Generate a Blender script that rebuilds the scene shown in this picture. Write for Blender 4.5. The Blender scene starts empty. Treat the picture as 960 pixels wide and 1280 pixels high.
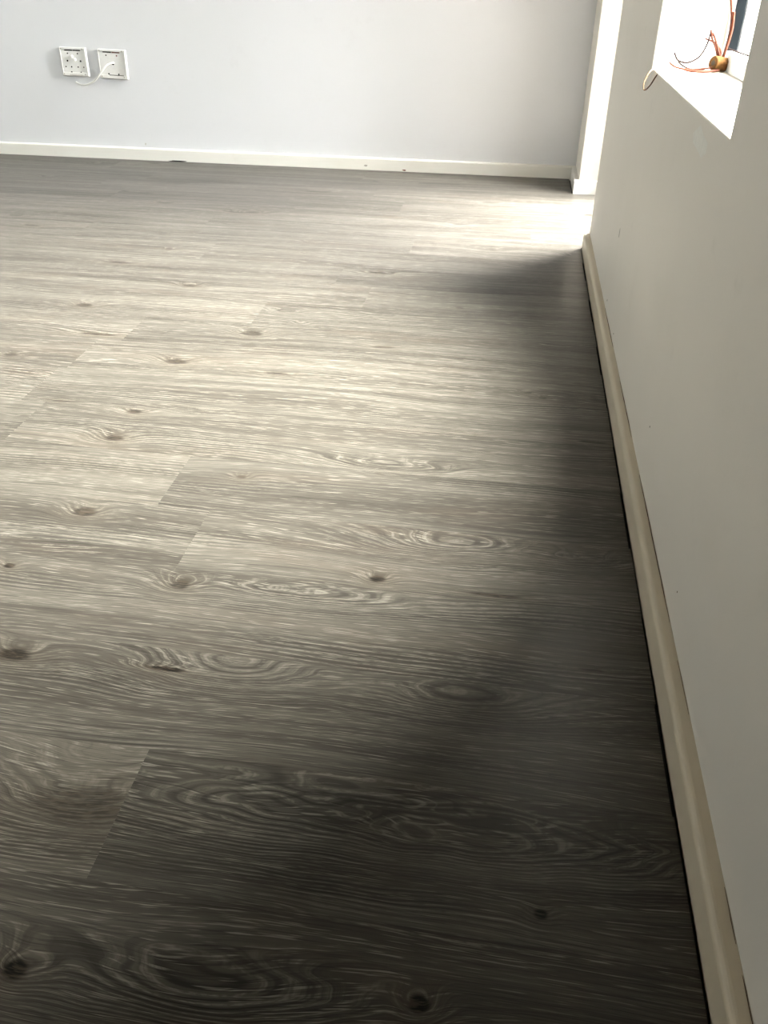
import bpy, bmesh, math, random
from mathutils import Matrix, Vector

random.seed(7)
S = bpy.context.scene
COL = S.collection

# ------------------------------------------------------------------ camera
CAM_H = 0.85
cam_d = bpy.data.cameras.new('camera')
cam = bpy.data.objects.new('camera', cam_d)
COL.objects.link(cam)
cam_d.sensor_fit = 'HORIZONTAL'
cam_d.sensor_width = 36.0
cam_d.lens = 1055.34 / 960.0 * 36.0
cam_d.clip_start = 0.02
RT = Vector((0.98918, 0.14616, 0.01238))
DN = Vector((0.09050, -0.54173, -0.83566))
FW = Vector((-0.11543, 0.82775, -0.54910))
m = Matrix.Identity(4)
for i in range(3):
    m[i][0] = RT[i]
    m[i][1] = -DN[i]
    m[i][2] = -FW[i]
m[2][3] = CAM_H
cam.matrix_world = m
S.camera = cam

# ------------------------------------------------------------------ sky and exposure
SKY = 23.0
world = bpy.data.worlds.new('sky')
S.world = world
world.use_nodes = True
wn = world.node_tree.nodes
bg = wn.get('Background') or wn.new('ShaderNodeBackground')
bg.inputs['Color'].default_value = (0.955, 0.985, 1.0, 1.0)
bg.inputs['Strength'].default_value = SKY
S.view_settings.view_transform = 'Standard'
S.view_settings.look = 'None'
S.view_settings.gamma = 1.0
S.view_settings.use_curve_mapping = False
S.view_settings.exposure = 0.0
S.cycles.use_denoising = True
S.cycles.max_bounces = 10
S.cycles.diffuse_bounces = 8
S.cycles.transparent_max_bounces = 12

# hazy sun outside, high to the right, shining in through the window and the glazed door
sun_d = bpy.data.lights.new('hazy_sun', 'SUN')
sun_d.energy = 295.0
sun_d.angle = math.radians(72)
sun_d.color = (1.0, 0.955, 0.885)
sun = bpy.data.objects.new('hazy_sun', sun_d)
COL.objects.link(sun)
sun.location = (4, 2, 5)
sun.rotation_euler = Vector((-1.0, -0.08, -0.97)).to_track_quat('-Z', 'Y').to_euler()

# main sizes of the room (metres)
WX = 0.282          # inner face of the right wall
WT = 0.23           # its thickness
BY = 4.228          # inner face of the back wall
LX = -3.60          # left wall
RY = -1.90          # wall behind the camera
CZ = 2.45           # ceiling
WY0, WY1, WZ0, WZ1 = 1.275, 2.172, 0.655, 2.05     # window opening
DY0, DY1, DZ1 = 3.077, 3.930, 2.08                 # glazed door opening
LY0, LY1, LZ0, LZ1 = 2.55, 3.25, 1.00, 1.75         # unseen window, added in the left wall for side light


# sampling portals in the two openings (they emit nothing, they only guide the sky's light)
def portal(y0, y1, z0, z1, x, turn=90):
    ld = bpy.data.lights.new('sky_portal', 'AREA')
    ld.shape = 'RECTANGLE'
    ld.size = z1 - z0
    ld.size_y = y1 - y0
    ld.cycles.is_portal = True
    o = bpy.data.objects.new('sky_portal', ld)
    COL.objects.link(o)
    o.location = (x, (y0 + y1) / 2, (z0 + z1) / 2)
    o.rotation_euler = (0, math.radians(turn), 0)
    return o


portal(WY0, WY1, WZ0, WZ1, WX + WT + 0.02)
portal(DY0, DY1, 0.0, DZ1, WX + WT + 0.02)
portal(LY0, LY1, LZ0, LZ1, LX - 0.22, -90)


# ------------------------------------------------------------------ node helpers
class NT:
    def __init__(self, name):
        self.m = bpy.data.materials.new(name)
        self.m.use_nodes = True
        self.t = self.m.node_tree
        self.n = self.t.nodes
        self.n.clear()
        self.out = self.n.new('ShaderNodeOutputMaterial')

    def link(self, a, b):
        self.t.links.new(a, b)

    def put(self, sock, v):
        if v is None:
            return
        if isinstance(v, bpy.types.NodeSocket):
            self.link(v, sock)
        else:
            sock.default_value = v

    def math(self, op, a, b=None, c=None, clamp=False):
        n = self.n.new('ShaderNodeMath')
        n.operation = op
        n.use_clamp = clamp
        self.put(n.inputs[0], a)
        self.put(n.inputs[1], b)
        self.put(n.inputs[2], c)
        return n.outputs[0]

    def comb(self, x, y, z=0.0):
        n = self.n.new('ShaderNodeCombineXYZ')
        self.put(n.inputs[0], x)
        self.put(n.inputs[1], y)
        self.put(n.inputs[2], z)
        return n.outputs[0]

    def sep(self, v):
        n = self.n.new('ShaderNodeSeparateXYZ')
        self.put(n.inputs[0], v)
        return n.outputs

    def noise(self, vec, scale=1.0, detail=2.0, rough=0.5, dist=0.0):
        n = self.n.new('ShaderNodeTexNoise')
        self.put(n.inputs['Vector'], vec)
        n.inputs['Scale'].default_value = scale
        n.inputs['Detail'].default_value = detail
        n.inputs['Roughness'].default_value = rough
        n.inputs['Distortion'].default_value = dist
        return n.outputs['Fac']

    def ramp(self, v, a, b, to0=0.0, to1=1.0, smooth=True):
        n = self.n.new('ShaderNodeMapRange')
        n.interpolation_type = 'SMOOTHSTEP' if smooth else 'LINEAR'
        n.clamp = True
        self.put(n.inputs[0], v)
        n.inputs[1].default_value = a
        n.inputs[2].default_value = b
        n.inputs[3].default_value = to0
        n.inputs[4].default_value = to1
        return n.outputs[0]

    def mix(self, f, a, b, mode='MIX'):
        n = self.n.new('ShaderNodeMix')
        n.data_type = 'RGBA'
        n.blend_type = mode
        self.put(n.inputs[0], f)
        for s, v in ((n.inputs[6], a), (n.inputs[7], b)):
            if isinstance(v, tuple) and len(v) == 3:
                v = (*v, 1.0)
            self.put(s, v)
        return n.outputs[2]

    def attr(self, name):
        n = self.n.new('ShaderNodeAttribute')
        n.attribute_type = 'OBJECT'
        n.attribute_name = name
        return n

    def bump(self, height, dist, strength=1.0):
        n = self.n.new('ShaderNodeBump')
        n.inputs['Strength'].default_value = strength
        n.inputs['Distance'].default_value = dist
        self.put(n.inputs['Height'], height)
        return n.outputs[0]

    def principled(self, color, rough, normal=None, spec=0.5, metal=0.0):
        n = self.n.new('ShaderNodeBsdfPrincipled')
        if isinstance(color, tuple) and len(color) == 3:
            color = (*color, 1.0)
        self.put(n.inputs['Base Color'], color)
        self.put(n.inputs['Roughness'], rough)
        n.inputs['Specular IOR Level'].default_value = spec
        n.inputs['Metallic'].default_value = metal
        if normal is not None:
            self.put(n.inputs['Normal'], normal)
        self.link(n.outputs[0], self.out.inputs['Surface'])
        return n

    def objco(self):
        n = self.n.new('ShaderNodeTexCoord')
        return n.outputs['Object']


# ------------------------------------------------------------------ materials
NKNOT = 4
ALB = 0.315


def speckle(k, us, phi, sd10):
    return k.noise(k.comb(k.math('MULTIPLY', us, 90.0), k.math('MULTIPLY', phi, 500.0), k.math('ADD', sd10, 71.0)), 1.0, 2.0, 0.6)


def mat_wood():
    k = NT('limed_grey_oak')
    u, v, _ = k.sep(k.objco())
    sd = k.attr('seed').outputs['Fac']
    sd10 = k.math('MULTIPLY', sd, 37.0)
    us = k.math('ADD', u, sd10)
    # irregularity of the figures
    wob = k.noise(k.comb(k.math('MULTIPLY', us, 9.0), k.math('MULTIPLY', v, 30.0), sd10), 1.0, 1.0)
    wob = k.math('SUBTRACT', wob, 0.5)
    # fibres wander slowly along the plank
    n1 = k.noise(k.comb(k.math('MULTIPLY', us, 1.5), k.math('MULTIPLY', v, 6.0), sd10), 1.0, 1.0)
    n2 = k.noise(k.comb(k.math('MULTIPLY', us, 5.0), k.math('MULTIPLY', v, 24.0), sd10), 1.0, 2.0)
    phi = k.math('MULTIPLY_ADD', k.math('SUBTRACT', n1, 0.5), 0.075, v)
    phi = k.math('MULTIPLY_ADD', k.math('SUBTRACT', n2, 0.5), 0.008, phi)
    phi0 = phi
    core = None
    halo = None
    hring = None
    for i in range(NKNOT):
        a = k.sep(k.attr('ka%d' % i).outputs['Vector'])
        b = k.sep(k.attr('kb%d' % i).outputs['Vector'])
        du = k.math('DIVIDE', k.math('SUBTRACT', u, a[0]), b[0])
        dv = k.math('SUBTRACT', v, a[1])
        d = k.math('SQRT', k.math('ADD', k.math('MULTIPLY', du, du), k.math('MULTIPLY', dv, dv)))
        d = k.math('DIVIDE', d, a[2])
        d = k.math('MULTIPLY_ADD', wob, 0.8, d)
        d = k.math('MAXIMUM', d, 0.0)
        e = k.math('EXPONENT', k.math('MULTIPLY', k.math('MULTIPLY', d, d), -0.22))
        phi = k.math('MULTIPLY_ADD', k.math('MULTIPLY', e, a[2]), k.math('MULTIPLY', b[2], 1.65), phi)
        c = k.math('MULTIPLY', k.ramp(d, 1.15, 0.55), b[1])
        h = k.math('MULTIPLY', e, b[1])
        core = c if core is None else k.math('MAXIMUM', core, c)
        q = k.math('MULTIPLY', e, k.math('MULTIPLY', b[2], 0.5))
        hring = q if hring is None else k.math('MAXIMUM', hring, q)
        halo = h if halo is None else k.math('MAXIMUM', halo, h)
    # bands following the fibres
    def band(fu, fv, detail, rough, off, base=None):
        return k.noise(k.comb(k.math('MULTIPLY', us, fu), k.math('MULTIPLY', base or phi, fv), k.math('ADD', sd10, off)),
                       1.0, detail, rough)
    coarse = band(1.0, 26.0, 2.0, 0.5, 0.0)
    medium = band(2.6, 210.0, 4.0, 0.65, 11.0)
    phif = k.math('MULTIPLY_ADD', k.math('SUBTRACT', phi, phi0), 0.35, phi0)
    fine = band(11.0, 800.0, 2.0, 0.6, 23.0, phif)
    pores = band(24.0, 760.0, 1.0, 0.5, 37.0, phif)
    # growth rings: contour lines of phi
    ring = k.math('SINE', k.math('MULTIPLY_ADD', medium, 2.6, k.math('MULTIPLY', phi, 680.0)))
    ringd = k.ramp(ring, 0.30, 0.98)
    ringl = k.ramp(ring, -0.50, -0.98)
    blotch = k.noise(k.comb(k.math('MULTIPLY', us, 3.0), k.math('MULTIPLY', v, 13.0), sd10), 1.0, 3.0)
    c = k.mix(k.ramp(coarse, 0.33, 0.68), (0.150, 0.134, 0.111), (0.258, 0.236, 0.199))
    c = k.mix(k.math('MULTIPLY', k.ramp(blotch, 0.52, 0.75), 0.40), c, (0.215, 0.170, 0.132))
    c = k.mix(k.math('MULTIPLY', k.ramp(medium, 0.50, 0.31), 0.58), c, (0.062, 0.055, 0.046))
    zone = k.ramp(k.noise(k.comb(k.math('MULTIPLY', us, 2.3), k.math('MULTIPLY', phi, 14.0), k.math('ADD', sd10, 51.0)), 1.0, 1.0), 0.50, 0.68, 0.06, 0.8)
    zone = k.math('MAXIMUM', zone, hring)
    tex = k.ramp(speckle(k, us, phi, sd10), 0.30, 0.66)
    c = k.mix(k.math('MULTIPLY', k.math('MULTIPLY', ringd, zone), 0.72), c, (0.050, 0.045, 0.038))
    c = k.mix(k.math('MULTIPLY', k.math('MULTIPLY', k.math('MULTIPLY', ringl, zone), tex), 0.95), c, (0.50, 0.465, 0.395))
    c = k.mix(k.math('MULTIPLY', k.ramp(fine, 0.50, 0.32), 0.56), c, (0.045, 0.040, 0.034))
    lime = k.math('MULTIPLY', k.ramp(pores, 0.56, 0.69), k.ramp(medium, 0.42, 0.60, 0.15, 1.0))
    c = k.mix(k.math('MULTIPLY', lime, 0.80), c, (0.64, 0.60, 0.515))
    c = k.mix(k.math('MULTIPLY', halo, 0.30), c, (0.20, 0.160, 0.112))
    speck = k.noise(k.comb(k.math('MULTIPLY', u, 60.0), k.math('MULTIPLY', phif, 420.0), sd10), 1.0, 2.0)
    kcol = k.mix(k.ramp(speck, 0.42, 0.62), (0.016, 0.013, 0.011), (0.115, 0.090, 0.066))
    c = k.mix(core, c, kcol)
    tone = k.attr('tone').outputs['Fac']
    hs = k.n.new('ShaderNodeHueSaturation')
    k.put(hs.inputs['Value'], k.math('MULTIPLY', tone, ALB))
    hs.inputs['Saturation'].default_value = 0.95
    k.link(c, hs.inputs['Color'])
    rough = k.math('MULTIPLY_ADD', medium, -0.16, k.math('MULTIPLY_ADD', coarse, -0.08, 0.44))
    hgt = k.math('ADD', k.math('MULTIPLY', medium, 0.6), k.math('MULTIPLY', fine, 0.4))
    k.principled(hs.outputs[0], rough, k.bump(hgt, 0.00026, 0.45), 0.12)
    return k.m


def mat_paint(name, col, rough=0.62, stain=(0.66, 0.63, 0.56), amount=0.18, grain=0.0006):
    k = NT(name)
    co = k.objco()
    b = k.noise(co, 2.3, 3.0, 0.55)
    s = k.noise(co, 11.0, 4.0, 0.6)
    c = k.mix(k.math('MULTIPLY', k.ramp(b, 0.45, 0.75), amount), col, stain)
    c = k.mix(k.math('MULTIPLY', k.ramp(s, 0.62, 0.80), amount * 0.8), c, tuple(x * 0.86 for x in stain))
    peel = k.noise(co, 240.0, 2.0, 0.5)
    lump = k.noise(co, 9.0, 2.0, 0.5)
    h = k.math('MULTIPLY_ADD', lump, 1.6, k.math('MULTIPLY', peel, 0.45))
    k.principled(c, rough, k.bump(h, grain, 0.6), 0.35)
    return k.m


def mat_plain(name, col, rough=0.5, spec=0.5, metal=0.0, var=0.12, scale=60.0):
    k = NT(name)
    n = k.noise(k.objco(), scale, 3.0, 0.6)
    c = k.mix(k.ramp(n, 0.3, 0.75), tuple(x * (1 - var) for x in col), tuple(min(1, x * (1 + var)) for x in col))
    k.principled(c, rough, k.bump(n, 0.0002, 0.3), spec, metal)
    return k.m


def mat_glass(name='window_glass', tint=(0.95, 0.97, 0.96, 1)):
    k = NT(name)
    ge = k.n.new('ShaderNodeNewGeometry')
    dt = k.n.new('ShaderNodeVectorMath')
    dt.operation = 'DOT_PRODUCT'
    k.link(ge.outputs['Normal'], dt.inputs[0])
    k.link(ge.outputs['Incoming'], dt.inputs[1])
    gz = k.math('SUBTRACT', 1.0, k.math('ABSOLUTE', dt.outputs['Value']))
    fac = k.math('MULTIPLY_ADD', k.math('POWER', gz, 5.0), 0.85, 0.04)      # Schlick reflectance of thin glass
    tr = k.n.new('ShaderNodeBsdfTransparent')
    tr.inputs['Color'].default_value = tint
    gl = k.n.new('ShaderNodeBsdfGlossy')
    gl.inputs['Roughness'].default_value = 0.02
    mx = k.n.new('ShaderNodeMixShader')
    k.link(fac, mx.inputs[0])
    k.link(tr.outputs[0], mx.inputs[1])
    k.link(gl.outputs[0], mx.inputs[2])
    k.link(mx.outputs[0], k.out.inputs['Surface'])
    return k.m


WOOD = mat_wood()
PAINT = mat_paint('white_wall_paint', (0.80, 0.768, 0.705), 0.55, (0.70, 0.67, 0.60), 0.30)
PAINT_B = mat_paint('back_wall_paint', (0.715, 0.722, 0.745), 0.50, (0.68, 0.685, 0.69), 0.25)
PAINT_R = mat_paint('darkened_taupe_paint', (0.24, 0.21, 0.18), 0.6, (0.20, 0.18, 0.15), 0.3)
CEIL = mat_plain('darkened_ceiling', (0.085, 0.066, 0.048), 0.6, 0.3)
SKIRT = mat_paint('cream_gloss_skirting', (0.66, 0.59, 0.46), 0.40, (0.50, 0.41, 0.27), 0.35, 0.0004)
SKIRT_B = mat_paint('white_gloss_skirting', (0.80, 0.785, 0.735), 0.38, (0.74, 0.70, 0.60), 0.3, 0.0004)
SUB = mat_plain('black_underlay', (0.012, 0.012, 0.012), 0.9, 0.1)
FRAME = mat_plain('white_window_enamel', (0.80, 0.80, 0.82), 0.35, var=0.03)
GASKET = mat_plain('dark_glazing_gasket', (0.0035, 0.0045, 0.0055), 0.8, 0.02)
GLASS = mat_glass()
GLASS_T = mat_glass('dimming_door_glass', (0.76, 0.775, 0.79, 1))  # tint added to weaken the light entering through the door
PLASTIC = mat_plain('white_socket_plastic', (0.78, 0.775, 0.75), 0.35, var=0.03)
HOLE = mat_plain('dark_recess', (0.02, 0.018, 0.017), 0.8, 0.2)
REDDISH = mat_plain('red_brown_contact', (0.16, 0.045, 0.035), 0.6, 0.3)
CABLE = mat_plain('white_cable_sheath', (0.82, 0.81, 0.78), 0.4, var=0.03)
COPPER = mat_plain('copper_wire', (0.045, 0.0125, 0.0065), 0.5, 0.06, 0.0, 0.3, 300.0)
WIREDARK = mat_plain('dark_enamelled_wire', (0.010, 0.0052, 0.0050), 0.5, 0.04)
TAN = mat_plain('tan_cork', (0.062, 0.029, 0.0095), 0.7, 0.03, 0.0, 0.3, 180.0)
TANWIRE = mat_plain('tan_wire', (0.16, 0.085, 0.045), 0.5, 0.2, 0.0, 0.2, 180.0)
CRACK = mat_plain('brown_crack_dirt', (0.085, 0.045, 0.028), 0.9, 0.1, 0.0, 0.4, 300.0)
GREYMARK = mat_plain('grey_scuff', (0.42, 0.40, 0.35), 0.8, 0.2, 0.0, 0.2, 200.0)
PATCH = mat_plain('pale_filler', (0.84, 0.835, 0.79), 0.75, 0.2, 0.0, 0.04, 60.0)
PAVING = mat_plain('brown_paving', (0.13, 0.115, 0.095), 0.85, 0.2, 0.0, 0.15, 8.0)


# ------------------------------------------------------------------ mesh helpers
def link_mesh(name, me, mat, parent=None, loc=None, rot=None):
    o = bpy.data.objects.new(name, me)
    COL.objects.link(o)
    if mat is not None and not me.materials:
        me.materials.append(mat)
    if parent is not None:
        o.parent = parent
    if loc is not None:
        o.location = loc
    if rot is not None:
        o.rotation_euler = rot
    return o


def mesh_from(bm, name, smooth=False):
    bmesh.ops.recalc_face_normals(bm, faces=bm.faces)
    me = bpy.data.meshes.new(name)
    bm.to_mesh(me)
    bm.free()
    if smooth:
        for p in me.polygons:
            p.use_smooth = True
    return me


def bm_box(bm, lo, hi, bevel=0.0, seg=2):
    r = bmesh.ops.create_cube(bm, size=1.0)
    vs = r['verts']
    for w in vs:
        w.co = Vector([(lo[i] + hi[i]) / 2 + w.co[i] * (hi[i] - lo[i]) for i in range(3)])
    if bevel > 0:
        es = list({e for w in vs for e in w.link_edges})
        bmesh.ops.bevel(bm, geom=es, offset=bevel, segments=seg, profile=0.5, affect='EDGES')


def box(name, lo, hi, mat, parent=None, bevel=0.0, seg=2):
    bm = bmesh.new()
    bm_box(bm, lo, hi, bevel, seg)
    return link_mesh(name, mesh_from(bm, name), mat, parent)


def empty(name, loc=(0, 0, 0), rot=(0, 0, 0)):
    o = bpy.data.objects.new(name, None)
    COL.objects.link(o)
    o.location = loc
    o.rotation_euler = rot
    o.empty_display_size = 0.05
    return o


def tag(o, label=None, cat=None, group=None, kind=None):
    if label:
        o['label'] = label
    if cat:
        o['category'] = cat
    if group:
        o['group'] = group
    if kind:
        o['kind'] = kind
    return o


def extrude_profile(prof, path0, path1, name, mat, parent=None, smooth_ang=None):
    """prof: list of (x, z) offsets seen along +y direction, swept from path0 to path1 along y (or via matrix)."""
    bm = bmesh.new()
    a = [bm.verts.new(path0(p)) for p in prof]
    b = [bm.verts.new(path1(p)) for p in prof]
    n = len(prof)
    for i in range(n):
        bm.faces.new((a[i], a[(i + 1) % n], b[(i + 1) % n], b[i]))
    bm.faces.new(a)
    bm.faces.new(list(reversed(b)))
    return link_mesh(name, mesh_from(bm, name), mat, parent)


def tube(name, pts, radius, mat, parent=None, seg=8, taper=None, caps=True):
    """smooth tube along a Catmull-Rom line through pts"""
    P = [Vector(p) for p in pts]
    fine = []
    n = len(P)
    for i in range(n - 1):
        p0, p1, p2, p3 = P[max(i - 1, 0)], P[i], P[i + 1], P[min(i + 2, n - 1)]
        for j in range(6):
            t = j / 6
            fine.append(0.5 * (2 * p1 + (p2 - p0) * t + (2 * p0 - 5 * p1 + 4 * p2 - p3) * t * t
                               + (3 * p1 - p0 - 3 * p2 + p3) * t ** 3))
    fine.append(P[-1])
    bm = bmesh.new()
    rings = []
    prev = None
    for i, p in enumerate(fine):
        t = (fine[min(i + 1, len(fine) - 1)] - fine[max(i - 1, 0)]).normalized()
        if prev is None:
            ref = Vector((0, 0, 1)) if abs(t.z) < 0.9 else Vector((1, 0, 0))
            nrm = t.cross(ref).normalized()
        else:
            nrm = (prev - t * prev.dot(t)).normalized()
        prev = nrm
        bi = t.cross(nrm)
        r = radius * (1.0 if taper is None else 1 + (taper - 1) * i / (len(fine) - 1))
        rings.append([bm.verts.new(p + (nrm * math.cos(a) + bi * math.sin(a)) * r)
                      for a in [2 * math.pi * q / seg for q in range(seg)]])
    for a, b in zip(rings, rings[1:]):
        for q in range(seg):
            bm.faces.new((a[q], a[(q + 1) % seg], b[(q + 1) % seg], b[q]))
    if caps:
        bm.faces.new(rings[0])
        bm.faces.new(rings[-1])
    return link_mesh(name, mesh_from(bm, name, True), mat, parent)


def lathe(name, prof, mat, parent=None, seg=20, loc=None, rot=None):
    """prof: (r, z) list turned about z"""
    bm = bmesh.new()
    rings = []
    for r, z in prof:
        if r < 1e-6:
            rings.append([bm.verts.new((0, 0, z))])
        else:
            rings.append([bm.verts.new((r * math.cos(2 * math.pi * q / seg), r * math.sin(2 * math.pi * q / seg), z))
                          for q in range(seg)])
    for a, b in zip(rings, rings[1:]):
        for q in range(seg):
            q2 = (q + 1) % seg
            if len(a) == 1 and len(b) > 1:
                bm.faces.new((a[0], b[q], b[q2]))
            elif len(b) == 1 and len(a) > 1:
                bm.faces.new((a[q], a[q2], b[0]))
            elif len(a) > 1:
                bm.faces.new((a[q], a[q2], b[q2], b[q]))
    return link_mesh(name, mesh_from(bm, name), mat, parent, loc, rot)


# ------------------------------------------------------------------ walls, ceiling
def wall_yz(name, x0, x1, y0, y1, z0, z1, holes, mat):
    """wall slab between x0 and x1 with rectangular openings (y0,y1,z0,z1)"""
    ys = sorted({y0, y1, *[q for h in holes for q in h[:2]]})
    zs = sorted({z0, z1, *[q for h in holes for q in h[2:]]})

    def solid(i, j):
        if i < 0 or j < 0 or i >= len(ys) - 1 or j >= len(zs) - 1:
            return False
        cy, cz = (ys[i] + ys[i + 1]) / 2, (zs[j] + zs[j + 1]) / 2
        return not any(h[0] < cy < h[1] and h[2] < cz < h[3] for h in holes)
    bm = bmesh.new()
    cache = {}

    def V(x, i, j):
        key = (x, i, j)
        if key not in cache:
            cache[key] = bm.verts.new((x, ys[i], zs[j]))
        return cache[key]
    for i in range(len(ys) - 1):
        for j in range(len(zs) - 1):
            if not solid(i, j):
                continue
            bm.faces.new((V(x0, i, j), V(x0, i, j + 1), V(x0, i + 1, j + 1), V(x0, i + 1, j)))
            bm.faces.new((V(x1, i, j), V(x1, i + 1, j), V(x1, i + 1, j + 1), V(x1, i, j + 1)))
            if not solid(i - 1, j):
                bm.faces.new((V(x0, i, j), V(x1, i, j), V(x1, i, j + 1), V(x0, i, j + 1)))
            if not solid(i + 1, j):
                bm.faces.new((V(x0, i + 1, j), V(x0, i + 1, j + 1), V(x1, i + 1, j + 1), V(x1, i + 1, j)))
            if not solid(i, j - 1):
                bm.faces.new((V(x0, i, j), V(x0, i + 1, j), V(x1, i + 1, j), V(x1, i, j)))
            if not solid(i, j + 1):
                bm.faces.new((V(x0, i, j + 1), V(x1, i, j + 1), V(x1, i + 1, j + 1), V(x0, i + 1, j + 1)))
    o = link_mesh(name, mesh_from(bm, name), mat)
    b = o.modifiers.new('soft_plaster_arris', 'BEVEL')
    b.width = 0.005
    b.segments = 3
    b.limit_method = 'ANGLE'
    return tag(o, kind='structure')


Z_SUB = -0.030
wall_right = wall_yz('wall_right', WX, WX + WT, RY, BY + 0.2, Z_SUB, CZ,
                     [(WY0, WY1, WZ0, WZ1), (DY0, DY1, Z_SUB, DZ1)], PAINT)
tag(wall_right, 'shaded white plastered wall with the small window', None)
wall_back = tag(box('wall_back', (LX, BY, Z_SUB), (WX, BY + 0.2, CZ), PAINT_B), 'white painted back wall carrying two open sockets', kind='structure')
wall_left = tag(wall_yz('wall_left', LX - 0.2, LX, RY, BY + 0.2, Z_SUB, CZ, [(LY0, LY1, LZ0, LZ1)], PAINT), 'white painted wall on the left, out of view', kind='structure')
wall_rear = tag(box('wall_rear', (LX - 0.2, RY - 0.2, Z_SUB), (WX + WT, RY, CZ), PAINT_R), 'wall behind the camera, dark taupe chosen to cut bounced light', kind='structure')  # dark tone picked to reduce light bounced from behind the camera
ceiling = tag(box('ceiling', (LX - 0.2, RY - 0.2, CZ), (WX + WT, BY + 0.2, CZ + 0.15), CEIL), 'unseen ceiling, made dark to cut the light on the floor', kind='structure')  # dark colour picked to lower bounce and reflection on the floor
ground = tag(box('ground', (-26, -14, -0.32), (22, 18, -0.12), PAVING), 'brown paved ground outside the window', kind='structure')

wing = tag(box('sun_block_wall', (WX + WT, DY0 - 0.20, -0.12), (WX + WT + 2.40, DY0 - 0.03, 2.95), PAVING, None, 0.005), 'unseen brown wall added outside to block sun at the glazed door', kind='structure')  # added out of view to keep direct sun off the back wall

# ------------------------------------------------------------------ floor of single planks
floor = tag(box('floor', (LX, RY, Z_SUB), (WX + WT - 0.02, BY, -0.006), SUB), 'grey limed oak vinyl plank floor', kind='structure')
PW, PL, Y0 = 0.184, 1.22, 0.685
SK_T = 0.020         # skirting thickness
XE = WX - SK_T       # skirting face on the right wall
YE = BY - 0.018      # skirting face on the back wall

# joints read from the photograph: row -> one joint position, everything else follows by plank length
JOINT = {-2: -0.72, -1: -0.394, 0: -0.86, 1: -0.93, 2: -0.494, 3: -0.595, 4: -1.00, 5: -1.06, 6: -1.04, 7: -0.98, 8: -0.68,
         9: -1.62, 10: -0.52, 11: -1.013, 12: -0.33, 13: -1.135, 14: -0.859}
# features: row -> list of (x, y, r, aspect, dark, amp)
FEAT = {}


def feat(x, y, r, aspect, dark, amp):
    FEAT.setdefault(math.floor((y - Y0) / PW), []).append((x, y, r, aspect, dark, amp))


feat(-0.421, 0.397, 0.010, 1.25, 1.0, 1.9)
feat(0.100, 0.537, 0.006, 1.2, 1.0, 1.6)
feat(-0.018, 0.425, 0.007, 1.2, 1.0, 1.6)
feat(-0.450, 0.592, 0.030, 1.9, 0.55, 1.3)
feat(-0.225, 0.403, 0.016, 5.0, 0.0, 2.2)
feat(-0.652, 0.822, 0.012, 2.0, 0.9, 1.8)
feat(-0.427, 0.828, 0.0035, 7.0, 1.0, 3.0)
feat(-0.330, 0.838, 0.020, 2.4, 0.12, 1.8)
feat(0.000, 0.829, 0.020, 3.2, 0.30, 1.9)
feat(-0.472, 1.016, 0.011, 1.3, 0.8, 1.9)
feat(-0.256, 1.022, 0.013, 6.0, 0.0, 2.0)
feat(-0.160, 1.082, 0.008, 1.5, 0.95, 1.8)
feat(0.176, 0.922, 0.0022, 8.0, 1.0, 0.8)
feat(0.030, 1.070, 0.004, 9.0, 0.8, 1.5)
feat(-0.211, 1.447, 0.014, 4.5, 0.15, 1.9)
feat(-0.717, 1.191, 0.012, 1.5, 0.85, 1.5)
feat(-0.779, 1.466, 0.013, 1.7, 0.9, 1.5)
feat(-0.784, 1.592, 0.010, 1.7, 0.85, 1.5)
feat(-0.791, 1.872, 0.014, 1.9, 0.85, 1.5)
feat(-1.193, 2.217, 0.013, 1.7, 0.8, 1.5)
feat(-0.953, 2.435, 0.011, 1.6, 0.7, 1.5)
feat(-0.967, 1.613, 0.005, 4.0, 0.6, 1.0)
feat(-0.528, 1.845, 0.005, 7.0, 0.8, 1.4)
feat(-1.214, 1.843, 0.009, 1.7, 0.7, 1.4)
feat(-1.052, 2.010, 0.007, 7.0, 0.8, 1.4)
feat(-0.767, 1.019, 0.006, 1.5, 0.95, 1.4)
feat(-0.662, 0.966, 0.008, 2.2, 0.4, 1.8)
feat(-1.255, 2.618, 0.010, 4.5, 0.8, 1.4)
feat(-0.471, 1.359, 0.006, 1.5, 0.8, 1.4)
feat(0.080, 1.841, 0.006, 1.3, 0.7, 1.4)
feat(0.114, 1.821, 0.006, 1.3, 0.85, 1.4)
feat(-0.054, 1.200, 0.018, 3.4, 0.0, 1.9)
feat(0.215, 1.619, 0.004, 7.0, 0.9, 1.4)
feat(0.190, 1.178, 0.012, 3.2, 0.25, 1.9)
feat(-0.215, 0.598, 0.022, 5.0, 0.0, 1.8)
feat(0.090, 0.612, 0.018, 5.0, 0.10, 1.9)
feat(-0.119, 2.387, 0.005, 2.5, 0.6, 1.2)

TONE = {-1: (1.08, 0.84), 2: (1.0, 1.06), 3: (1.10, 0.90), 7: (1.10, 0.90), 8: (1.06, 0.94), 0: (1.0, 0.98), -2: (0.95, 0.95), 1: (1.02, 1.02)}
plank_count = 0


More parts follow.
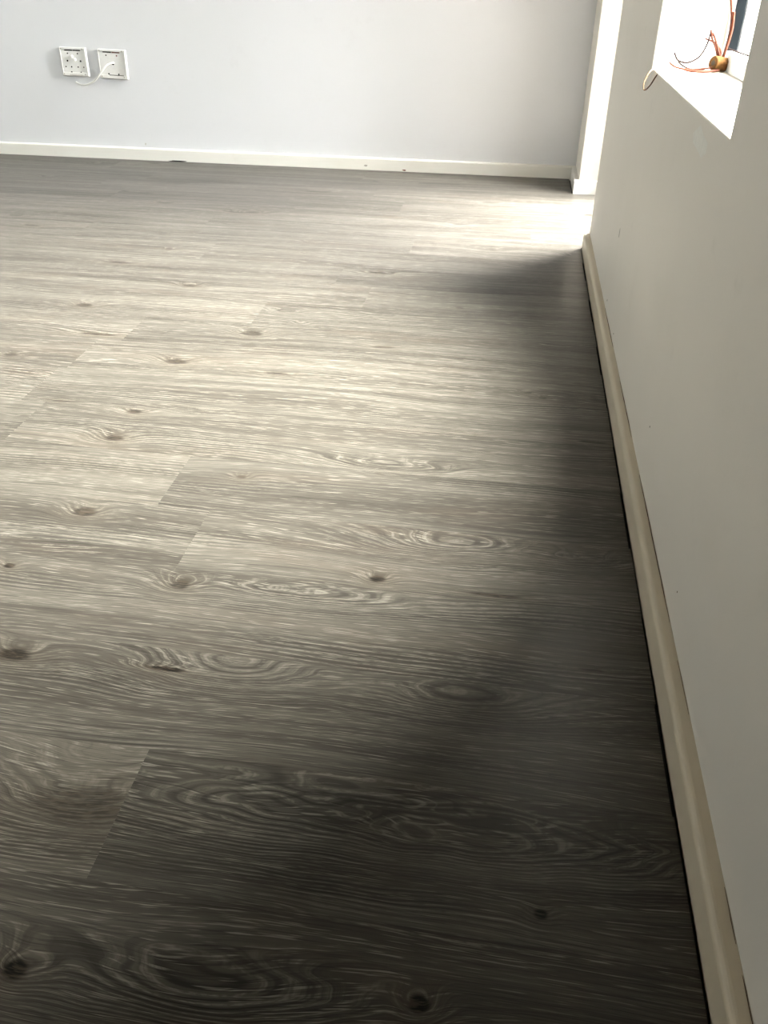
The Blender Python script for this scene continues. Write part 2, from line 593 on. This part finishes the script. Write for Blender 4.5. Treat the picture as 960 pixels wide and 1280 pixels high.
def plank(x0, x1, y0, y1, notch=None, row=0):
    """one vinyl plank: flat face with a tiny bevelled rim, origin at its middle"""
    global plank_count
    cx, cy = (x0 + x1) / 2, (y0 + y1) / 2
    g = 0.00003
    top, bot, bv = 0.0, -0.0055, 0.00012
    if notch is None:
        out = [(x0 + g, y0 + g), (x1 - g, y0 + g), (x1 - g, y1 - g), (x0 + g, y1 - g)]
    else:
        nx, ny = notch      # corner cut away at far x, far y
        out = [(x0 + g, y0 + g), (x1 - g, y0 + g), (x1 - g, ny), (nx, ny), (nx, y1 - g), (x0 + g, y1 - g)]
    out = [(a - cx, b - cy) for a, b in out]
    n = len(out)
    ins = []
    for i in range(n):
        p, q, r = Vector(out[i - 1]), Vector(out[i]), Vector(out[(i + 1) % n])
        d1, d2 = (q - p).normalized(), (r - q).normalized()
        n1, n2 = Vector((-d1.y, d1.x)), Vector((-d2.y, d2.x))
        ins.append(tuple(q + (n1 + n2) * bv))
    vs = [(a, b, bot) for a, b in out] + [(a, b, top - 0.00003) for a, b in out] + [(a, b, top) for a, b in ins]
    fs = [tuple(range(2 * n, 3 * n)), tuple(reversed(range(n)))]
    for i in range(n):
        j = (i + 1) % n
        fs.append((i, j, n + j, n + i))
        fs.append((n + i, n + j, 2 * n + j, 2 * n + i))
    me = bpy.data.meshes.new('plank')
    me.from_pydata(vs, [], fs)
    o = link_mesh('plank', me, WOOD, floor, (cx, cy, 0.0))
    o.rotation_euler = (random.gauss(0, 0.0005), 0, 0)
    o['seed'] = random.uniform(0.0, 10.0)
    o['tone'] = random.uniform(0.88, 1.12)
    # tones of the planks on either side of the joints one can see
    if row in TONE:
        o['tone'] = TONE[row][1] if x1 > JOINT[row] + 0.1 else TONE[row][0]
    ks = [f for f in FEAT.get(row, []) if x0 - 0.02 < f[0] < x1 + 0.02][:NKNOT]
    if not ks:
        for _ in range(random.choice((1, 2, 2, 3))):
            r = random.uniform(0.004, 0.013)
            ks.append((random.uniform(x0, x1), random.uniform(y0 + 0.02, y1 - 0.02), r, random.uniform(1.5, 5.0),
                       random.choice((0.0, 0.3, 0.7, 0.8)), random.uniform(1.2, 1.9)))
    for i in range(NKNOT):
        if i < len(ks):
            x, y, r, asp, dark, amp = ks[i]
            o['ka%d' % i] = (x - cx, y - cy, r * 1.25)
            o['kb%d' % i] = (asp, dark, amp)
        else:
            o['ka%d' % i] = (50.0, 50.0, 0.01)
            o['kb%d' % i] = (1.0, 0.0, 0.0)
    plank_count += 1
    return o


row_lo = math.ceil((RY + 0.02 - Y0) / PW)
row_hi = math.floor((YE - Y0) / PW)
for r in range(row_lo, row_hi + 1):
    ya = Y0 + r * PW
    yb = min(ya + PW, YE - 0.001)
    opening = ya > DY0 - 0.01 and ya < DY1
    xr = (WX + WT - 0.03) if opening else XE - random.choice((0.0030, 0.0038, 0.0045, 0.0060))
    j = JOINT.get(r)
    if j is None:
        j = random.uniform(-1.0, 0.0)
    xs = [j + PL * q for q in range(-6, 6)]
    xs = [LX + 0.005] + [x for x in xs if LX + 0.12 < x < xr - 0.10] + [xr]
    for a, b in zip(xs, xs[1:]):
        nt = None
        if opening and b == xr and yb > DY1:
            nt = (XE - 0.003, DY1 - 0.022)
        plank(a, b, ya, yb, nt, r)

# ------------------------------------------------------------------ skirting boards
SK_H = 0.054


def skirt_profile(t, h, r):
    """(distance from wall, height): plain board with a rounded top edge"""
    p = [(0, Z_SUB + 0.002), (t, Z_SUB + 0.002), (t, h - r)]
    for q in range(1, 7):
        a = math.pi / 2 * q / 6
        p.append((t - r + r * math.cos(a), h - r + r * math.sin(a)))
    p.append((0, h + 0.001))
    return p


pr = skirt_profile(SK_T, SK_H, 0.011)
baseboard_right = extrude_profile(pr, lambda p: (WX - p[0], RY, p[1]), lambda p: (WX - p[0], DY0 - 0.004, p[1]), 'baseboard_right', SKIRT)
tag(baseboard_right, 'cream painted skirting along the shaded right wall', kind='structure')
pb = skirt_profile(0.018, SK_H, 0.006)
baseboard_back = extrude_profile(pb, lambda p: (LX, BY - p[0], p[1]), lambda p: (WX, BY - p[0], p[1]), 'baseboard_back', SKIRT_B)
tag(baseboard_back, 'white painted skirting along the back wall', kind='structure')
bs = extrude_profile(pb, lambda p: (WX - p[0], DY1 - 0.001, p[1]), lambda p: (WX - p[0], BY - 0.018, p[1]), 'baseboard_corner', SKIRT_B)
tag(bs, 'short white skirting on the wall stub in the corner', kind='structure')
bj = extrude_profile(pb, lambda p: (WX - 0.018, DY1 - p[0], p[1]), lambda p: (WX + WT - 0.06, DY1 - p[0], p[1]), 'baseboard_jamb', SKIRT_B)
tag(bj, 'white skirting across the bright door reveal', kind='structure')


# ------------------------------------------------------------------ window and glazed door
def glazed(name, y0, y1, z0, z1, x, rail, stile, label, depth=0.035, glass=None):
    root = empty(name, (x, (y0 + y1) / 2, z0))
    tag(root, label, kind='structure')
    W = (y1 - y0) / 2
    H = z1 - z0
    box('stile', (0, -W, 0), (depth, -W + stile, H), FRAME, root, 0.002)
    box('stile', (0, W - stile, 0), (depth, W, H), FRAME, root, 0.002)
    box('rail', (0, -W + stile, 0), (depth, W - stile, rail), FRAME, root, 0.002)
    box('rail', (0, -W + stile, H - rail), (depth, W - stile, H), FRAME, root, 0.002)
    g = 0.004
    for lo, hi in (((0.006, -W + stile, rail), (depth - 0.006, -W + stile + g, H - rail)),
                   ((0.006, W - stile - g, rail), (depth - 0.006, W - stile, H - rail)),
                   ((0.006, -W + stile + g, H - rail - g), (depth - 0.006, W - stile - g, H - rail))):
        box('gasket', lo, hi, GASKET, root)
    box('pane', (depth / 2 - 0.002, -W + stile + 0.001, rail - 0.004), (depth / 2 + 0.002, W - stile - 0.001, H - rail + 0.004), glass or GLASS, root)
    return root


window_1 = glazed('window_1', WY0, WY1, WZ0, WZ1, 0.425, 0.036, 0.020, 'small white framed window in the right wall')
fill_light_window = glazed('fill_light_window', LY0, LY1, LZ0, LZ1, LX - 0.14, 0.045, 0.040, 'unseen white framed window added in the left wall for side light')  # added opening, lets sky light in from the left
door_1 = glazed('door_1', DY0, DY1, 0.0, DZ1, WX + WT - 0.05, 0.06, 0.05, 'glazed door in the far opening of the right wall, tinted to dim the light', glass=GLASS_T)

# ------------------------------------------------------------------ sockets on the back wall
def hole(parent, x, z, r, y, mat=HOLE, name='hole'):
    return lathe(name, [(0, -0.002), (r, -0.002), (r, 0.0012), (r * 0.55, 0.0012), (0, 0.0004)], mat, parent, 10, (x, y, z), (math.radians(90), 0, 0))


def socket(cx, cz, w, h, tilt, label, rich):
    root = empty('socket_plate', (cx, BY, cz), (0, tilt, 0))
    tag(root, label, 'socket', 'open socket plates on the back wall')
    W, H = w / 2, h / 2
    t = 0.012
    box('mounting_plate', (-W, -t, -H), (W, 0, H), PLASTIC, root, 0.0035, 3)
    # raised side ribs and clip rails
    box('side_rib', (W - 0.008, -t - 0.006, -H + 0.003), (W - 0.001, -t + 0.001, H - 0.003), PLASTIC, root, 0.0015)
    box('side_rib', (-W + 0.001, -t - 0.003, -H + 0.003), (-W + 0.005, -t + 0.001, H - 0.003), PLASTIC, root, 0.001)
    box('clip_rail', (-W + 0.006, -t - 0.005, -H + 0.003), (W - 0.009, -t + 0.001, -H + 0.017), PLASTIC, root, 0.0015)
    box('clip_rail', (-W + 0.006, -t - 0.003, H - 0.010), (W - 0.009, -t + 0.001, H - 0.002), PLASTIC, root, 0.001)
    box('slot', (-W * 0.62, -t - 0.0012, H - 0.0150), (-W * 0.02, -t + 0.001, H - 0.0108), HOLE, root)
    box('slot', (W * 0.02, -t - 0.0012, H - 0.0150), (W * 0.58, -t + 0.001, H - 0.0108), HOLE if rich else REDDISH, root)
    yf = -t
    for sx in (-1, 1):
        hole(root, sx * W * 0.80 - 0.003, H - 0.007, 0.0028, -t - 0.003, GREYMARK, 'screw')
        hole(root, sx * W * 0.80 - 0.003, -H + 0.010, 0.0028, -t - 0.005, GREYMARK, 'screw')
        hole(root, sx * W * 0.38 - 0.002, H - 0.026, 0.0032, yf, HOLE if (rich or sx < 0) else REDDISH)
    if rich:
        for sx in (-1, 1):
            hole(root, sx * W * 0.50, 0.004, 0.0042, yf)
            hole(root, sx * W * 0.68, -0.021, 0.0030, yf)
            hole(root, sx * W * 0.25, -0.021, 0.0032, yf)
            hole(root, sx * W * 0.36 + 0.004, -H + 0.0178, 0.0036, yf - 0.001)
        lathe('knob', [(0, 0.012), (0.004, 0.012), (0.0065, 0.009), (0.0075, 0.0), (0, 0.0)], PLASTIC, root, 14, (-0.006, yf, 0.022), (math.radians(90), 0, 0))
        lathe('knob', [(0, 0.010), (0.004, 0.010), (0.006, 0.007), (0.007, 0.0), (0, 0.0)], PLASTIC, root, 14, (0.006, yf, 0.010), (math.radians(90), 0, 0))
        box('slot', (-W * 0.45, -t - 0.0056, -H + 0.006), (W * 0.55, -t - 0.004, -H + 0.0085), GREYMARK, root)
    else:
        for sx in (-1, 1):
            hole(root, sx * W * 0.36, -H + 0.021, 0.0036, yf)
        hole(root, 0.002, 0.002, 0.0058, yf)
        box('slot', (-W * 0.3, -t - 0.0056, -H + 0.0155), (W * 0.75, -t - 0.004, -H + 0.0180), HOLE, root)
    return root


K = BY / 4.2
socket(-2.075 * K, 0.850 + (0.424 - 0.850) * K, 0.130, 0.122, math.radians(0.5), 'white open socket plate with many small holes, left of the cabled one', True)
socket(-1.887 * K, 0.850 + (0.419 - 0.850) * K, 0.136, 0.124, math.radians(1.5), 'white open socket plate with a white cable out of its middle', False)


def bk(x, z, off):
    f = (BY - off) / 4.2
    return (x * f, BY - off, 0.85 + (z - 0.85) * f)


cable = tube('cable', [bk(-1.887, 0.421, 0.006), bk(-1.892, 0.424, 0.022), bk(-1.925, 0.412, 0.045), bk(-1.962, 0.376, 0.055), bk(-1.995, 0.346, 0.050),
                       bk(-2.030, 0.330, 0.040), bk(-2.062, 0.327, 0.030), bk(-2.088, 0.337, 0.022)], 0.0042, CABLE, None, 10)
tag(cable, 'thin white cable hanging out of the right socket plate', 'cable')

# ------------------------------------------------------------------ copper wire bits on the window sill
wire_root = empty('wire_bobbin', (0.402, 2.085, WZ0))
tag(wire_root, 'tan cork bobbin with a tangle of copper wires in the window sill corner', 'wire bobbin')


def wp(px, py, pz):
    return (px - 0.402, py - 2.085, pz - WZ0)


bob = lathe('bobbin', [(0.0055, -0.0175), (0.0125, -0.0175), (0.0138, -0.015), (0.0138, 0.015), (0.0125, 0.0175), (0.0055, 0.0175), (0.0055, 0.010), (0.0, 0.010)], TAN,
            wire_root, 20, wp(0.409, 2.092, WZ0 + 0.0155))
bob.rotation_euler = (math.radians(82), 0, math.radians(-58))
lathe('bore', [(0.0, 0.0), (0.0054, 0.0), (0.0054, 0.001), (0.0, 0.001)], HOLE, bob, 14, (0, 0, 0.0162))
strands = [
    ([(0.400, 2.085, 0.664), (0.375, 2.078, 0.662), (0.345, 2.072, 0.660), (0.318, 2.076, 0.664), (0.305, 2.082, 0.672)], 0.0016),
    ([(0.405, 2.078, 0.660), (0.380, 2.066, 0.6585), (0.350, 2.062, 0.658), (0.335, 2.066, 0.661)], 0.0018),
    ([(0.408, 2.074, 0.660), (0.378, 2.058, 0.658), (0.352, 2.058, 0.658)], 0.0015),
    ([(0.404, 2.096, 0.682), (0.396, 2.098, 0.700), (0.386, 2.100, 0.716), (0.380, 2.100, 0.732)], 0.0016),
    ([(0.408, 2.094, 0.682), (0.398, 2.098, 0.704), (0.388, 2.100, 0.722), (0.381, 2.102, 0.728)], 0.0016),
    ([(0.410, 2.096, 0.676), (0.407, 2.098, 0.694), (0.394, 2.100, 0.708), (0.372, 2.100, 0.716)], 0.0014),
    ([(0.412, 2.098, 0.672), (0.418, 2.104, 0.700), (0.420, 2.110, 0.740), (0.414, 2.114, 0.775), (0.402, 2.116, 0.810)], 0.0018),
    ([(0.413, 2.096, 0.672), (0.419, 2.100, 0.705), (0.4225, 2.104, 0.735), (0.420, 2.108, 0.765)], 0.0022),
]
for pts, rad in strands:
    tube('copper_strand', [wp(*p) for p in pts], rad * 1.35, COPPER, wire_root, 6)
darks = [
    ([(0.381, 2.101, 0.726), (0.376, 2.096, 0.702), (0.364, 2.090, 0.682), (0.343, 2.085, 0.672), (0.322, 2.083, 0.676), (0.312, 2.083, 0.690)], 0.0015),
    ([(0.322, 2.083, 0.674), (0.338, 2.080, 0.664), (0.362, 2.076, 0.659), (0.392, 2.078, 0.6590)], 0.0014),
    ([(0.424, 2.110, 0.698), (0.424, 2.030, 0.699), (0.423, 1.900, 0.702)], 0.0014),
]
for pts, rad in darks:
    tube('thin_strand', [wp(*p) for p in pts], rad * 1.3, WIREDARK, wire_root, 6)

wire_2 = tube('wire_offcut', [(0.300, 2.118, WZ0 + 0.002), (0.288, 2.122, WZ0 + 0.003), (0.272, 2.110, WZ0 - 0.004), (0.262, 2.098, WZ0 - 0.024),
                              (0.263, 2.088, WZ0 - 0.038), (0.272, 2.076, WZ0 - 0.028), (0.283, 2.062, WZ0 - 0.004), (0.300, 2.050, WZ0 + 0.003), (0.312, 2.044, WZ0 + 0.002)],
              0.0014, TANWIRE, None, 6)
tag(wire_2, 'bent loop of tan wire hanging over the window sill edge', 'wire')


# ------------------------------------------------------------------ marks on the walls and skirtings
def strip(name, pts, w0, mat, parent, nrm, side):
    """thin tapered crack: pts centreline, nrm raised direction, side width direction"""
    bm = bmesh.new()
    N = len(pts)
    rows = []
    for i, p in enumerate(pts):
        p = Vector(p)
        f = math.sin(math.pi * (i + 0.25) / (N - 0.5))
        w = w0 * (0.25 + 0.75 * f) * random.uniform(0.6, 1.3)
        rows.append([bm.verts.new(p - side * w), bm.verts.new(p + side * w), bm.verts.new(p + nrm * 0.0006)])
    for a, b in zip(rows, rows[1:]):
        bm.faces.new((a[0], a[2], b[2], b[0]))
        bm.faces.new((a[2], a[1], b[1], b[2]))
        bm.faces.new((a[1], a[0], b[0], b[1]))
    bm.faces.new(rows[0])
    bm.faces.new(rows[-1])
    return link_mesh(name, mesh_from(bm, name), mat, parent)


for ya, yb, w in ((2.02, 2.30, 0.0016), (1.55, 1.82, 0.0012), (0.98, 1.40, 0.0012), (0.80, 0.90, 0.0007), (0.50, 0.56, 0.0006), (0.42, 0.47, 0.0008)):
    n = max(5, int((yb - ya) / 0.02))
    pts = [(WX - 0.0012, ya + (yb - ya) * i / n, SK_H + 0.0012 + random.uniform(-0.0005, 0.0009)) for i in range(n + 1)]
    strip('crack', pts, w, CRACK, baseboard_right, Vector((-0.7, 0, 0.7)), Vector((0.25, 0, 1)).normalized())


def chip(name, centre, r, mat, parent, axis):
    """irregular shallow flake on a surface: axis 'x-' or 'y-' faces the room"""
    bm = bmesh.new()
    n = 9
    ring = []
    for q in range(n):
        a = 2 * math.pi * q / n
        rr = random.uniform(0.65, 1.2)
        du, dz = r[0] * rr * math.cos(a), r[1] * rr * math.sin(a)
        ring.append((du, dz))
    c = Vector(centre)
    if axis == 'x-':
        P = lambda du, dz, o: c + Vector((-o, du, dz))
    else:
        P = lambda du, dz, o: c + Vector((du, -o, dz))
    base = [bm.verts.new(P(a, b, -0.0004)) for a, b in ring]
    top = [bm.verts.new(P(a * 0.8, b * 0.8, 0.0005)) for a, b in ring]
    bm.faces.new(top)
    bm.faces.new(list(reversed(base)))
    for q in range(n):
        bm.faces.new((base[q], base[(q + 1) % n], top[(q + 1) % n], top[q]))
    return link_mesh(name, mesh_from(bm, name), mat, parent)


for y, z, a, b in ((1.400, 0.155, 0.0022, 0.0022), (0.985, 0.107, 0.0014, 0.0016), (2.29, 0.082, 0.0025, 0.003), (2.06, 0.075, 0.002, 0.002)):
    chip('paint_chip', (WX, y, z), (a, b), CRACK, wall_right, 'x-')
chip('filler_patch', (WX, 1.475, 0.618), (0.070, 0.020), PATCH, wall_right, 'x-')
chip('scuff', (WX, 2.262, 0.268), (0.004, 0.016), GREYMARK, wall_right, 'x-')
chip('nail_hole', (-1.783 * K, BY, 0.850 + (0.076 - 0.850) * K), (0.003, 0.007), GREYMARK, wall_back, 'y-')
sk = BY - 0.018
chip('gap', (-1.632, sk, 0.0022), (0.060, 0.0035), HOLE, baseboard_back, 'y-')
chip('paint_chip', (-0.700, sk, 0.020), (0.010, 0.005), GREYMARK, baseboard_back, 'y-')
chip('paint_chip', (-0.514, sk, 0.006), (0.012, 0.003), REDDISH, baseboard_back, 'y-')
